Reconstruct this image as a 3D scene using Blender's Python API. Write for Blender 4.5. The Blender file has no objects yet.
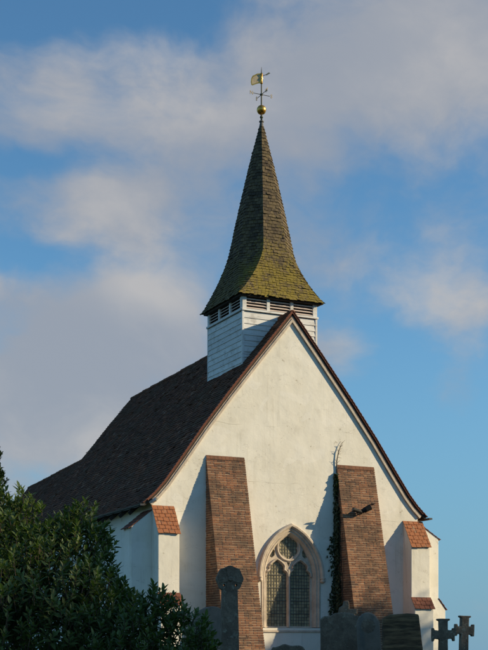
import bpy, bmesh, math, random
from mathutils import Vector, Matrix, noise as mnoise

random.seed(7)
SC = bpy.context.scene
COL = SC.collection
rad = math.radians

# ------------------------------------------------------------------ camera
F, CX, HZ, EYE = 1280.0, 244.0, 644.0, 1.3          # focal length and principal point in photo pixels
YAW = rad(25.4)
CAM = Vector((-17.6, -33.7, EYE))
RGT = Vector((math.cos(YAW), -math.sin(YAW), 0))
FWD = Vector((math.sin(YAW), math.cos(YAW), 0))
cd = bpy.data.cameras.new('camera')
cam = bpy.data.objects.new('camera', cd); COL.objects.link(cam)
cam.location = CAM; cam.rotation_euler = (rad(90), 0, -YAW)
cd.sensor_fit = 'HORIZONTAL'; cd.sensor_width = 36; cd.lens = 36 * F / 488
cd.shift_y = (HZ - 325) / 488; cd.clip_start = 0.1; cd.clip_end = 20000
SC.camera = cam


def on_y(u, v, y=0.0):
    d = FWD + RGT * ((u - CX) / F) + Vector((0, 0, (HZ - v) / F))
    return CAM + d * ((y - CAM.y) / d.y)


def at_d(u, v, dist):
    return CAM + (FWD + RGT * ((u - CX) / F) + Vector((0, 0, (HZ - v) / F))) * dist


# ------------------------------------------------------------------ light
SUN = Vector((2.0, -1.0, 0.88)).normalized()
SUN_EL = math.asin(SUN.z); SUN_AZ = math.atan2(SUN.x, SUN.y)
sd = bpy.data.lights.new('sun', 'SUN'); sd.energy = 4.7; sd.angle = rad(0.53); sd.color = (1.0, 0.82, 0.53)
so = bpy.data.objects.new('sun', sd); COL.objects.link(so)
so.rotation_euler = SUN.to_track_quat('Z', 'Y').to_euler()
SC.view_settings.view_transform = 'Standard'; SC.view_settings.look = 'None'
SC.view_settings.gamma = 1.0; SC.view_settings.use_curve_mapping = False
SC.view_settings.exposure = 0.36

world = bpy.data.worlds.new('World'); SC.world = world; world.use_nodes = True


class NT:
    """small helper for node trees"""
    def __init__(s, tree): s.t = tree; s.n = tree.nodes; s.l = tree.links
    def new(s, typ, **kw):
        n = s.n.new(typ)
        for k, v in kw.items(): setattr(n, k, v)
        return n
    def put(s, sock, v):
        if isinstance(v, bpy.types.NodeSocket): s.l.new(v, sock)
        elif v is not None: sock.default_value = v
    def math(s, op, a, b=None, c=None, clamp=False):
        n = s.new('ShaderNodeMath', operation=op); n.use_clamp = clamp
        for i, v in enumerate((a, b, c)):
            if v is not None: s.put(n.inputs[i], v)
        return n.outputs[0]
    def vmath(s, op, a, b=None):
        n = s.new('ShaderNodeVectorMath', operation=op); s.put(n.inputs[0], a)
        if b is not None: s.put(n.inputs[1], b)
        return n.outputs['Value'] if op in ('DOT_PRODUCT', 'LENGTH') else n.outputs[0]
    def noise(s, vec, scale, detail=4, rough=.55, dist=0.0, col=False):
        n = s.new('ShaderNodeTexNoise'); s.put(n.inputs['Vector'], vec)
        n.inputs['Scale'].default_value = scale; n.inputs['Detail'].default_value = detail
        n.inputs['Roughness'].default_value = rough; n.inputs['Distortion'].default_value = dist
        return n.outputs['Color' if col else 'Fac']
    def rng(s, v, a, b, c=0.0, d=1.0, smooth=True):
        n = s.new('ShaderNodeMapRange'); n.interpolation_type = 'SMOOTHSTEP' if smooth else 'LINEAR'
        for i, x in enumerate((v, a, b, c, d)): s.put(n.inputs[i], x)
        return n.outputs[0]
    def mix(s, f, a, b, mode='MIX'):
        n = s.new('ShaderNodeMix', data_type='RGBA', blend_type=mode)
        s.put(n.inputs[0], f)
        for i, v in ((6, a), (7, b)):
            if isinstance(v, tuple): v = (*v, 1.0)[:4]
            s.put(n.inputs[i], v)
        return n.outputs[2]
    def ramp(s, f, stops):
        n = s.new('ShaderNodeValToRGB'); s.put(n.inputs[0], f); e = n.color_ramp.elements
        while len(e) < len(stops): e.new(.5)
        for i, (p, c) in enumerate(stops): e[i].position = p; e[i].color = (*c, 1)
        return n.outputs[0]
    def scale(s, v, xyz):
        n = s.new('ShaderNodeMapping'); s.put(n.inputs[0], v); n.inputs['Scale'].default_value = xyz
        return n.outputs[0]


def build_world():
    w = NT(world.node_tree); w.n.clear()
    out = w.new('ShaderNodeOutputWorld'); bg = w.new('ShaderNodeBackground')
    bg.inputs[1].default_value = 0.105
    sky = w.new('ShaderNodeTexSky', sky_type='NISHITA')
    sky.sun_disc = False; sky.sun_elevation = SUN_EL; sky.sun_rotation = SUN_AZ
    sky.air_density = 1.0; sky.dust_density = 0.15; sky.ozone_density = 3.0; sky.altitude = 50
    tc = w.new('ShaderNodeTexCoord'); d = tc.outputs['Generated']
    # drifting cloud: fractal noise on the view direction, plus the cloud banks that stood over the church
    warp = w.noise(d, 5.0, 4, .55, col=True)
    warp = w.vmath('MULTIPLY', w.vmath('SUBTRACT', warp, (.5, .5, .5)), (.13, .13, .08))
    dw = w.vmath('ADD', d, warp)
    sep = w.new('ShaderNodeSeparateXYZ'); w.put(sep.inputs[0], dw)
    az = w.math('ARCTAN2', sep.outputs[0], sep.outputs[1]); el = w.math('ARCSINE', sep.outputs[2])

    def bank(u, v, du, dv, wt):
        q = (FWD + RGT * ((u - CX) / F) + Vector((0, 0, (HZ - v) / F))).normalized()
        a0, e0 = math.atan2(q.x, q.y), math.asin(q.z)
        A = w.math('DIVIDE', w.math('SUBTRACT', az, a0), du / F); B = w.math('DIVIDE', w.math('SUBTRACT', el, e0), dv / F)
        r2 = w.math('ADD', w.math('MULTIPLY', A, A), w.math('MULTIPLY', B, B))
        return w.math('MULTIPLY', w.math('EXPONENT', w.math('MULTIPLY', r2, -1.0)), wt)

    def total(lst):
        s = None
        for b in lst:
            x = bank(*b); s = x if s is None else w.math('ADD', s, x)
        return s
    banks = [(95, 125, 190, 60, .66), (400, 70, 150, 85, .72), (285, 190, 80, 120, .40), (110, 218, 120, 40, .58),
             (140, 325, 70, 42, .95), (40, 395, 150, 100, .95), (475, 290, 60, 55, .46), (330, 350, 40, 40, .36),
             (470, 20, 120, 70, .3), (240, 20, 50, 40, .2), (455, 390, 50, 26, .34),
             (90, 15, 190, 34, -.42), (130, 100, 45, 16, -.16), (25, 180, 75, 14, -.42), (100, 168, 40, 12, -.25), (40, 280, 85, 22, -.60), (200, 245, 40, 22, -.15),
             (415, 160, 100, 36, -.22), (420, 430, 120, 110, -.25), (60, 190, 60, 14, -.12)]
    s = total(banks)
    fbm = w.noise(w.scale(dw, (1, 1, 1.7)), 6.5, 7, .58)
    fine = w.noise(w.scale(dw, (1, 1, 1.5)), 17.0, 6, .55)
    big = w.noise(w.scale(d, (1, 1, 1.6)), 2.1, 3, .5)
    dens = w.math('ADD', w.math('ADD', s, w.math('MULTIPLY', w.math('SUBTRACT', fbm, .5), 1.45)),
                  w.math('MULTIPLY', w.math('SUBTRACT', big, .5), .6))
    dens = w.math('ADD', dens, w.math('MULTIPLY', w.math('SUBTRACT', fine, .5), .75))
    mask = w.math('MULTIPLY', w.rng(dens, .00, .76), .90)
    lit = total([(150, 300, 55, 24, 1.1), (120, 118, 150, 22, .35), (470, 285, 45, 40, .5), (60, 130, 60, 20, .25),
                 (20, 455, 90, 26, .25), (90, 220, 70, 25, .3), (440, 60, 90, 50, .25)])
    shade = w.math('ADD', w.rng(fbm, .42, .80), lit, clamp=True)
    ccol = w.mix(shade, (2.42, 2.62, 3.02), (3.80, 3.66, 3.58))
    tint = w.mix(1.0, sky.outputs[0], (0.68, 0.98, 1.05), 'MULTIPLY')
    sd_ = w.new('ShaderNodeSeparateXYZ'); w.put(sd_.inputs[0], d)
    tint = w.mix(w.rng(sd_.outputs[2], .30, -.02, 0, .85), tint, (1.12, 2.38, 3.70))      # blue horizon air, the same all round
    col = w.mix(mask, tint, ccol)
    w.l.new(col, bg.inputs[0]); w.l.new(bg.outputs[0], out.inputs[0])


build_world()

# ------------------------------------------------------------------ materials
MATS = {}


def material(name, fn, rough=.8, spec=.3):
    m = bpy.data.materials.new(name); m.use_nodes = True
    t = NT(m.node_tree); b = t.n['Principled BSDF']
    b.inputs['Roughness'].default_value = rough; b.inputs['Specular IOR Level'].default_value = spec
    geo = t.new('ShaderNodeNewGeometry'); pos = geo.outputs['Position']
    fn(t, b, pos, geo.outputs['Random Per Island'])
    MATS[name] = m
    return m


def bump(t, b, h, strength=.4, dist=.01):
    n = t.new('ShaderNodeBump'); n.inputs['Strength'].default_value = strength; n.inputs['Distance'].default_value = dist
    t.put(n.inputs['Height'], h); t.l.new(n.outputs[0], b.inputs['Normal'])


def m_plaster(t, b, p, isl):
    big = t.noise(p, .55, 5, .6); mid = t.noise(p, 2.6, 6, .65); fine = t.noise(p, 22, 5, .6)
    streak = t.noise(t.scale(p, (5.0, 5.0, .45)), 1.0, 5, .6)
    c = t.mix(t.rng(big, .35, .7), (.81, .775, .69), (.73, .69, .595))
    c = t.mix(t.math('MULTIPLY', t.rng(mid, .52, .78), .50), c, (.56, .52, .44))
    c = t.mix(t.math('MULTIPLY', t.rng(streak, .56, .82), .26), c, (.47, .44, .38))
    spot = t.noise(p, 1.7, 8, .7, .6)
    c = t.mix(t.math('MULTIPLY', t.rng(spot, .67, .76), .55), c, (.36, .33, .27))
    sx0 = t.new('ShaderNodeSeparateXYZ'); t.put(sx0.inputs[0], p)
    run = t.noise(t.scale(p, (9.0, 9.0, .30)), 1.0, 6, .7); gate = t.noise(p, .7, 4, .6)
    c = t.mix(t.math('MULTIPLY', t.rng(run, .50, .70), t.rng(gate, .45, .62, 0, .38)), c, (.40, .36, .28))
    c = t.mix(t.math('MULTIPLY', t.rng(t.noise(p, 5.5, 7, .75), .60, .68), t.rng(t.noise(p, 1.1, 3, .5), .47, .58, 0, .85)), c, (.40, .34, .25))
    patch = t.noise(t.scale(p, (1, 1, 1.4)), .9, 2, .4, .8); c = t.mix(t.rng(patch, .585, .600, 0, .35), c, (.85, .82, .76))
    # fine cracks: thin iso-lines of a slow noise
    cr = t.math('ABSOLUTE', t.math('SUBTRACT', t.noise(t.scale(p, (.35, .35, 1.1)), .9, 6, .6), .5))
    c = t.mix(t.math('MULTIPLY', t.rng(cr, .0016, .0), .55), c, (.34, .31, .27))
    t.l.new(c, b.inputs['Base Color'])
    sx = t.new('ShaderNodeSeparateXYZ'); t.put(sx.inputs[0], p)
    for zc, amp in ((6.06, .62), (5.08, .75), (7.72, .55)):      # old day-joints in the render
        ln_ = t.math('ABSOLUTE', t.math('SUBTRACT', t.math('ADD', sx.outputs[2], t.math('MULTIPLY', t.noise(p, 1.3, 6, .6), .22)), zc + .11))
        c = t.mix(t.math('MULTIPLY', t.rng(ln_, .011, .002), t.rng(t.noise(p, .8, 3), .46, .62, 0, amp)), c, (.33, .29, .23))
    t.l.new(c, b.inputs['Base Color'])
    bump(t, b, t.math('ADD', t.math('MULTIPLY', t.noise(p, 1.6, 4, .5), 1.6), t.math('MULTIPLY', fine, .14)), .45, .03)


def m_brick(t, b, p, isl):
    c = t.ramp(isl, [(0, (.145, .076, .050)), (.25, (.215, .098, .056)), (.45, (.29, .125, .065)), (.65, (.17, .080, .050)),
                     (.82, (.35, .17, .088)), (.93, (.080, .048, .038)), (1, (.24, .118, .072))])
    n = t.noise(p, 30, 4, .6); c = t.mix(t.rng(n, .3, .8, 0, .5), c, (.14, .085, .055))
    pat = t.noise(p, 1.5, 7, .72)
    c = t.mix(t.rng(pat, .44, .62, 0, .78), c, (.092, .060, .043))
    spl = t.noise(p, 7, 6, .75); c = t.mix(t.rng(spl, .60, .72, 0, .35), c, (.40, .28, .17))
    t.l.new(c, b.inputs['Base Color']); bump(t, b, n, .5, .008)


def m_mortar(t, b, p, isl):
    n = t.noise(p, 9, 5, .6); pat = t.noise(p, 1.5, 7, .72)
    c = t.mix(n, (.62, .48, .33), (.46, .345, .235))
    c = t.mix(t.rng(pat, .46, .66, 0, .62), c, (.16, .115, .082))
    t.l.new(c, b.inputs['Base Color'])
    bump(t, b, t.noise(p, 60, 3), .5, .006)


def m_rooftile(t, b, p, isl):
    c = t.ramp(isl, [(0, (.080, .040, .028)), (.4, (.140, .062, .038)), (.7, (.190, .080, .045)), (.86, (.085, .047, .034)), (.95, (.29, .115, .062)), (1, (.24, .17, .12))])
    n = t.noise(p, 1.3, 5, .6); c = t.mix(t.rng(n, .42, .66, 0, .8), c, (.120, .074, .048))
    n2 = t.noise(p, 9, 5, .7); c = t.mix(t.rng(n2, .58, .70, 0, .7), c, (.27, .19, .13))
    t.l.new(c, b.inputs['Base Color']); bump(t, b, t.noise(p, 26, 4), .5, .01)


def m_redtile(t, b, p, isl):
    c = t.ramp(isl, [(0, (.38, .115, .044)), (.3, (.47, .155, .058)), (.5, (.22, .075, .040)), (.7, (.50, .21, .09)), (.85, (.13, .062, .044)), (1, (.41, .125, .05))])
    n = t.noise(p, 14, 5, .65); c = t.mix(t.rng(n, .50, .72, 0, .8), c, (.15, .085, .055)); c = t.mix(t.rng(t.noise(p, 7, 5, .7), .58, .68, 0, .7), c, (.34, .30, .21))
    t.l.new(c, b.inputs['Base Color']); bump(t, b, n, .5, .01)


def m_darkredtile(t, b, p, isl):
    c = t.ramp(isl, [(0, (.13, .050, .034)), (.5, (.19, .072, .047)), (1, (.09, .040, .030))])
    n = t.noise(p, 14, 5, .65); c = t.mix(t.rng(n, .45, .7, 0, .7), c, (.085, .05, .036))
    t.l.new(c, b.inputs['Base Color']); bump(t, b, n, .5, .01)


def m_shingle(t, b, p, isl):
    c = t.ramp(isl, [(0, (.062, .048, .034)), (.35, (.115, .086, .050)), (.7, (.165, .122, .066)), (1, (.080, .060, .043))])
    grain = t.noise(t.scale(p, (40, 40, 4)), 1.0, 4, .6); c = t.mix(t.rng(grain, .4, .75, 0, .5), c, (.045, .038, .03))
    # yellow moss, thickest on the shallow bell-cast skirt
    sx = t.new('ShaderNodeSeparateXYZ'); t.put(sx.inputs[0], p)
    low = t.rng(sx.outputs[2], 14.6, 12.2); n = t.noise(t.scale(p, (1, 1, .6)), 3.4, 7, .75); n2 = t.noise(p, 12, 4, .7)
    k = t.math('ADD', t.math('ADD', t.math('MULTIPLY', low, .30), n), t.math('MULTIPLY', t.math('SUBTRACT', n2, .5), .8))
    face = t.math('SUBTRACT', t.math('MULTIPLY', sx.outputs[0], .8), t.math('SUBTRACT', sx.outputs[1], 2.1))      # moss thinner on the left and back
    c = t.mix(t.math('MULTIPLY', t.rng(k, .58, .90, 0, .88), t.rng(face, -.5, .5, .3, 1)), c, (.225, .172, .030))
    t.l.new(c, b.inputs['Base Color']); bump(t, b, grain, .5, .01)


def m_board(t, b, p, isl):
    oi = t.new('ShaderNodeObjectInfo')
    g = t.noise(t.scale(p, (2.2, 2.2, 30)), 1.0, 5, .6); k = t.noise(p, 3.0, 5, .7)
    c = t.mix(oi.outputs['Random'], (.74, .73, .70), (.63, .62, .60))
    c = t.mix(t.rng(k, .50, .70, 0, .7), c, (.42, .39, .35)); c = t.mix(t.rng(g, .55, .68, 0, .7), c, (.33, .29, .25)); c = t.mix(t.rng(t.noise(p, 14, 5, .7), .62, .70, 0, .7), c, (.25, .22, .19))
    t.l.new(c, b.inputs['Base Color']); bump(t, b, g, .3, .006)


def m_slat(t, b, p, isl):
    g = t.noise(p, 9, 5, .6); c = t.mix(g, (.68, .60, .55), (.50, .38, .32)); t.l.new(c, b.inputs['Base Color'])


def m_stone(t, b, p, isl):
    n = t.noise(p, 3.5, 6, .65); f = t.noise(p, 28, 4, .6)
    c = t.mix(t.rng(n, .35, .7), (.60, .51, .41), (.44, .365, .29))
    c = t.mix(t.rng(f, .55, .75, 0, .4), c, (.28, .235, .19)); c = t.mix(t.rng(t.noise(t.scale(p, (6, 6, 1.2)), 1, 5, .7), .54, .70, 0, .55), c, (.27, .225, .18)); t.l.new(c, b.inputs['Base Color']); bump(t, b, f, .35, .01)


def m_verge(t, b, p, isl):
    n = t.noise(p, 3, 6, .7); f = t.noise(t.scale(p, (8, 8, 8)), 2, 4)
    c = t.mix(t.rng(n, .4, .65), (.52, .42, .33), (.36, .24, .18)); c = t.mix(t.rng(f, .55, .75, 0, .5), c, (.25, .17, .13))
    t.l.new(c, b.inputs['Base Color']); bump(t, b, f, .3, .01)


def m_grave(t, b, p, isl):
    n = t.noise(p, 6, 6, .7); f = t.noise(p, 30, 5, .65); l = t.noise(p, 13, 5, .7)
    c = t.mix(t.rng(n, .35, .7), (.165, .122, .086), (.27, .205, .145)); c = t.mix(t.rng(f, .5, .75, 0, .6), c, (.062, .053, .042))
    c = t.mix(t.rng(l, .56, .64, 0, .75), c, (.34, .315, .235)); t.l.new(c, b.inputs['Base Color']); bump(t, b, t.math('ADD', f, l), .6, .02)


def m_palegrave(t, b, p, isl):
    n = t.noise(p, 4, 6, .7); f = t.noise(p, 26, 5, .65); st = t.noise(t.scale(p, (9, 9, 1.2)), 1, 4)
    c = t.mix(t.rng(n, .35, .7), (.29, .235, .185), (.20, .162, .125)); c = t.mix(t.rng(st, .5, .75, 0, .6), c, (.13, .13, .12))
    t.l.new(c, b.inputs['Base Color']); bump(t, b, f, .5, .015)


def m_browngrave(t, b, p, isl):
    st = t.noise(t.scale(p, (2.5, 2.5, 20)), 1, 6, .65); n = t.noise(p, 3.5, 5, .6)
    c = t.mix(t.rng(st, .38, .68), (.070, .048, .030), (.23, .150, .080)); c = t.mix(t.rng(n, .5, .7, 0, .5), c, (.035, .04, .028))
    t.l.new(c, b.inputs['Base Color']); bump(t, b, st, .7, .03)


def m_glass(t, b, p, isl):
    n = t.noise(p, 5, 4, .6); c = t.mix(t.rng(isl, 0, 1), (.36, .31, .19), (.20, .175, .11)); c = t.mix(t.rng(n, .4, .7, 0, .5), c, (.38, .33, .21))
    t.l.new(c, b.inputs['Base Color']); bump(t, b, t.noise(p, 8, 3), .25, .01)


def plain(c, c2=None, sc=12):
    def fn(t, b, p, isl):
        n = t.noise(p, sc, 5, .6); k = c2 or tuple(x * .6 for x in c)
        t.l.new(t.mix(t.rng(n, .35, .7), c, k), b.inputs['Base Color'])
    return fn


def leafy(c0, c1, c2, trans=.25):
    def fn(t, b, p, isl):
        c = t.ramp(isl, [(0, c0), (.5, c1), (1, c2)]); n = t.noise(p, 1.6, 4, .6)
        c = t.mix(t.rng(n, .4, .7, 0, .5), c, c0); t.l.new(c, b.inputs['Base Color'])
        tr = t.new('ShaderNodeBsdfTranslucent'); t.l.new(t.mix(1.0, c, (1.2, 1.5, .5), 'MULTIPLY'), tr.inputs[0])
        mx = t.new('ShaderNodeMixShader'); mx.inputs[0].default_value = trans
        t.l.new(b.outputs[0], mx.inputs[1]); t.l.new(tr.outputs[0], mx.inputs[2])
        t.l.new(mx.outputs[0], t.n['Material Output'].inputs[0])
    return fn


def m_grass(t, b, p, isl):
    n = t.noise(p, .6, 6, .65); f = t.noise(p, 25, 5, .7)
    c = t.mix(t.rng(n, .35, .7), (.045, .075, .022), (.085, .095, .035)); c = t.mix(t.rng(f, .45, .7, 0, .6), c, (.03, .045, .014))
    t.l.new(c, b.inputs['Base Color']); bump(t, b, f, 1.0, .05)


material('plaster', m_plaster, .9, .2); material('brick', m_brick, .9, .2); material('mortar', m_mortar, .95, .1)
material('roof_tile', m_rooftile, .9, .08); material('red_tile', m_redtile, .85, .2); material('dark_red_tile', m_darkredtile, .85, .2)
material('shingle', m_shingle, .85, .2); material('board', m_board, .7, .3); material('slat', m_slat, .75, .25)
material('stone', m_stone, .85, .2); material('verge', m_verge, .9, .2)
material('grave', m_grave, .9, .2); material('pale_grave', m_palegrave, .9, .2); material('brown_grave', m_browngrave, .9, .2)
material('glass', m_glass, .30, .3); material('lead', plain((.07, .07, .07), (.12, .115, .10)), .6, .4)
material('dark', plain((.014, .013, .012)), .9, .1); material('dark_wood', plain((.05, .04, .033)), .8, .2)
material('gutter', plain((.055, .055, .058)), .4, .5); material('black_metal', plain((.018, .018, .018)), .7, .25)
material('lens', plain((.16, .16, .15)), .3, .5); material('white_plastic', plain((.72, .72, .70), (.55, .55, .53)), .4, .4)
material('copper', plain((.085, .105, .090), (.13, .10, .07)), .6, .4)
material('gold', plain((.86, .46, .10), (.55, .27, .06), 9), .30, .5)
MATS['gold'].node_tree.nodes['Principled BSDF'].inputs['Metallic'].default_value = .9
material('vane_paint', plain((.50, .42, .28), (.36, .27, .16)), .5, .4)
material('leaf', leafy((.055, .085, .026), (.095, .138, .040), (.150, .190, .060)), .5, .3)
material('yew_leaf', leafy((.020, .038, .015), (.034, .058, .022), (.050, .078, .030), .15), .55, .3)
material('tree_leaf', leafy((.035, .06, .018), (.06, .095, .026), (.09, .12, .035)), .5, .3)
material('ivy_leaf', leafy((.020, .034, .014), (.032, .050, .020), (.055, .070, .028), .15), .5, .35)
material('bark', plain((.10, .075, .052), (.05, .038, .028), 9), .9, .2)
material('dead_twig', plain((.20, .155, .11), (.12, .09, .065)), .9, .2)
material('grass', m_grass, .9, .2)


# ------------------------------------------------------------------ mesh helpers
class MB:
    def __init__(s): s.v = []; s.f = []
    def add(s, vs, fs):
        o = len(s.v); s.v += [tuple(v) for v in vs]; s.f += [tuple(i + o for i in f) for f in fs]
        return s
    def hexa(s, vs):                       # 8 corners: bottom ring 0-3, top ring 4-7
        return s.add(vs, [(3, 2, 1, 0), (4, 5, 6, 7), (0, 1, 5, 4), (1, 2, 6, 5), (2, 3, 7, 6), (3, 0, 4, 7)])
    def box(s, x0, x1, y0, y1, z0, z1):
        return s.hexa([(x0, y0, z0), (x1, y0, z0), (x1, y1, z0), (x0, y1, z0), (x0, y0, z1), (x1, y0, z1), (x1, y1, z1), (x0, y1, z1)])
    def prism(s, a, b):                    # two matching loops
        n = len(a)
        return s.add(list(a) + list(b), [tuple(range(n - 1, -1, -1)), tuple(range(n, 2 * n))] + [(i, (i + 1) % n, n + (i + 1) % n, n + i) for i in range(n)])
    def tube(s, pts, rr, n=8, cap=True):
        pts = [Vector(p) for p in pts]; rings = []
        for i, p in enumerate(pts):
            t = (pts[min(i + 1, len(pts) - 1)] - pts[max(i - 1, 0)]).normalized()
            u = t.cross(Vector((0, 0, 1)) if abs(t.z) < .9 else Vector((1, 0, 0))).normalized(); w = t.cross(u)
            r = rr[i] if isinstance(rr, (list, tuple)) else rr
            rings.append([p + (u * math.cos(k * 2 * math.pi / n) + w * math.sin(k * 2 * math.pi / n)) * r for k in range(n)])
        vs = [q for R in rings for q in R]
        fs = [(i * n + k, i * n + (k + 1) % n, (i + 1) * n + (k + 1) % n, (i + 1) * n + k) for i in range(len(pts) - 1) for k in range(n)]
        if cap: fs += [tuple(range(n - 1, -1, -1)), tuple(range(len(vs) - n, len(vs)))]
        return s.add(vs, fs)
    def lathe(s, c, prof, n=20):           # prof: (radius, z)
        return s.tube_rings(c, prof, n)
    def tube_rings(s, c, prof, n):
        vs = [(c[0] + r * math.cos(k * 2 * math.pi / n), c[1] + r * math.sin(k * 2 * math.pi / n), c[2] + z) for r, z in prof for k in range(n)]
        fs = [(i * n + k, i * n + (k + 1) % n, (i + 1) * n + (k + 1) % n, (i + 1) * n + k) for i in range(len(prof) - 1) for k in range(n)]
        fs += [tuple(range(n - 1, -1, -1)), tuple(range(len(vs) - n, len(vs)))]
        return s.add(vs, fs)
    def mesh(s, name, mat, smooth=False, fix=False, bevel=0):
        me = bpy.data.meshes.new(name); me.from_pydata(s.v, [], s.f)
        if fix or bevel:
            bm = bmesh.new(); bm.from_mesh(me)
            if bevel: bmesh.ops.bevel(bm, geom=[e for e in bm.edges if e.calc_face_angle(0) > .5], offset=bevel, segments=2, affect='EDGES', profile=.6)
            bmesh.ops.recalc_face_normals(bm, faces=bm.faces); bm.to_mesh(me); bm.free()
        me.materials.append(MATS[mat]); me.polygons.foreach_set('use_smooth', [smooth] * len(me.polygons)); me.update()
        return me


def link(name, data, parent=None, loc=None, kind=None, label=None, cat=None, group=None):
    o = bpy.data.objects.new(name, data); COL.objects.link(o)
    if parent: o.parent = parent
    if loc is not None: o.location = loc
    for k, v in (('kind', kind), ('label', label), ('category', cat), ('group', group)):
        if v: o[k] = v
    return o


def mk(name, mb, mat, parent=None, smooth=False, fix=False, bevel=0, **kw):
    return link(name, mb.mesh(name, mat, smooth, fix, bevel), parent, **kw)


def fill2d(outer, holes, y0, y1, plane='xz'):
    """a flat plate with holes, as a solid between y0 and y1"""
    bm = bmesh.new(); edges = []
    for loop in [outer] + holes:
        vs = [bm.verts.new((x, y0, z)) for x, z in loop]
        edges += [bm.edges.new((vs[i], vs[(i + 1) % len(vs)])) for i in range(len(vs))]
    bmesh.ops.triangle_fill(bm, use_beauty=True, use_dissolve=False, edges=edges)
    r = bmesh.ops.extrude_face_region(bm, geom=list(bm.faces))
    for v in r['geom']:
        if isinstance(v, bmesh.types.BMVert): v.co.y = y1
    bmesh.ops.recalc_face_normals(bm, faces=bm.faces)
    mb = MB(); bm.verts.index_update()
    mb.v = [tuple(v.co) for v in bm.verts]; mb.f = [tuple(v.index for v in f.verts) for f in bm.faces]
    bm.free()
    return mb


# ------------------------------------------------------------------ ground: the top of a low hill
def ground_z(x, y):
    r = math.hypot(x - 2, y - 8)
    z = -0.0000 - 24 * (1 - math.exp(-(max(0, r - 22) / 120) ** 2)) if r > 22 else 0
    dc = (Vector((x, y, 0)) - Vector((CAM.x, CAM.y, 0))).length
    return z + .10 * (mnoise.noise((x * .12, y * .12, 0)))


g = MB(); rings = [0, 4, 8, 12, 16, 20, 24, 28, 32, 37, 43, 50, 60, 72, 90, 115, 150, 200, 270, 360, 500, 800, 1500, 2500, 3400]
NS = 72
g.v.append((2, 8, ground_z(2, 8)))
for r in rings[1:]:
    for k in range(NS):
        x, y = 2 + r * math.cos(k * 2 * math.pi / NS), 8 + r * math.sin(k * 2 * math.pi / NS); g.v.append((x, y, ground_z(x, y)))
for k in range(NS): g.f.append((0, 1 + k, 1 + (k + 1) % NS))
for i in range(len(rings) - 2):
    for k in range(NS):
        a = 1 + i * NS; b = a + NS; g.f.append((a + k, b + k, b + (k + 1) % NS, a + (k + 1) % NS))
mk('ground', g, 'grass', smooth=True, kind='structure')

# ------------------------------------------------------------------ church
church = link('church', None, label='white rendered church with steep tiled roof, timber bell turret and shingled spire', cat='church')
WY = 0.065                                   # plane of the west wall; the verge oversails it to y = 0
PROF = [(0, 11.20), (1.0, 9.98), (2.05, 8.68), (2.9, 7.58), (3.6, 6.60), (4.09, 5.93), (4.38, 5.60), (4.74, 5.27)]
NAVE_L = 13.6


def prof_z(x, prof=PROF):
    x = abs(x)
    for (a, za), (b, zb) in zip(prof, prof[1:]):
        if x <= b: return za + (zb - za) * (x - a) / (b - a)
    return prof[-1][1]


# west wall with the window opening
ZS, HWW, CC = 3.29, 1.05, .59               # springing, half width and arc-centre offset of the pointed arch
RR = HWW + CC; WX = -.02; SILL = 1.80


def arch(u, n=14, zb=SILL, inset=0.0):
    """outline of the arch offset inwards by u: left foot up, over, right foot"""
    R = RR - u; hw = HWW - u; ang = math.acos(CC / R); pts = [(WX - hw, zb)]
    for i in range(n + 1): a = ang * i / n; pts.append((WX + CC - R * math.cos(a), ZS + R * math.sin(a)))
    for i in range(n - 1, -1, -1): a = ang * i / n; pts.append((WX - CC + R * math.cos(a), ZS + R * math.sin(a)))
    pts.append((WX + hw, zb)); return pts


WC = 4.43
out = [(-WC, -.6), (WC, -.6)] + [(x, prof_z(x) - .10) for x in (WC, 4.25, 4.09, 3.6, 2.9, 2.05, 1.0, 0, -1.0, -2.05, -2.9, -3.6, -4.09, -4.25, -WC)]
mk('west_wall', fill2d(out, [arch(.05, 14, SILL - .02)], WY, WY + .75), 'plaster', church)
for sgn, nm in ((-1, 'north_wall'), (1, 'south_wall')):
    w = MB(); x0, x1 = sorted((sgn * WC, sgn * (WC - .7))); w.box(x0, x1, WY + .753, NAVE_L - .8, -.6, 5.35); mk(nm, w, 'plaster', church)
w = fill2d([(-WC, -.6), (WC, -.6)] + [(x, prof_z(x) - .25) for x in (WC, 4.09, 2.9, 0, -2.9, -4.09, -WC)], [], NAVE_L - .797, NAVE_L - .15)
mk('east_wall', w, 'plaster', church)

# ---- tiled roofs


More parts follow.
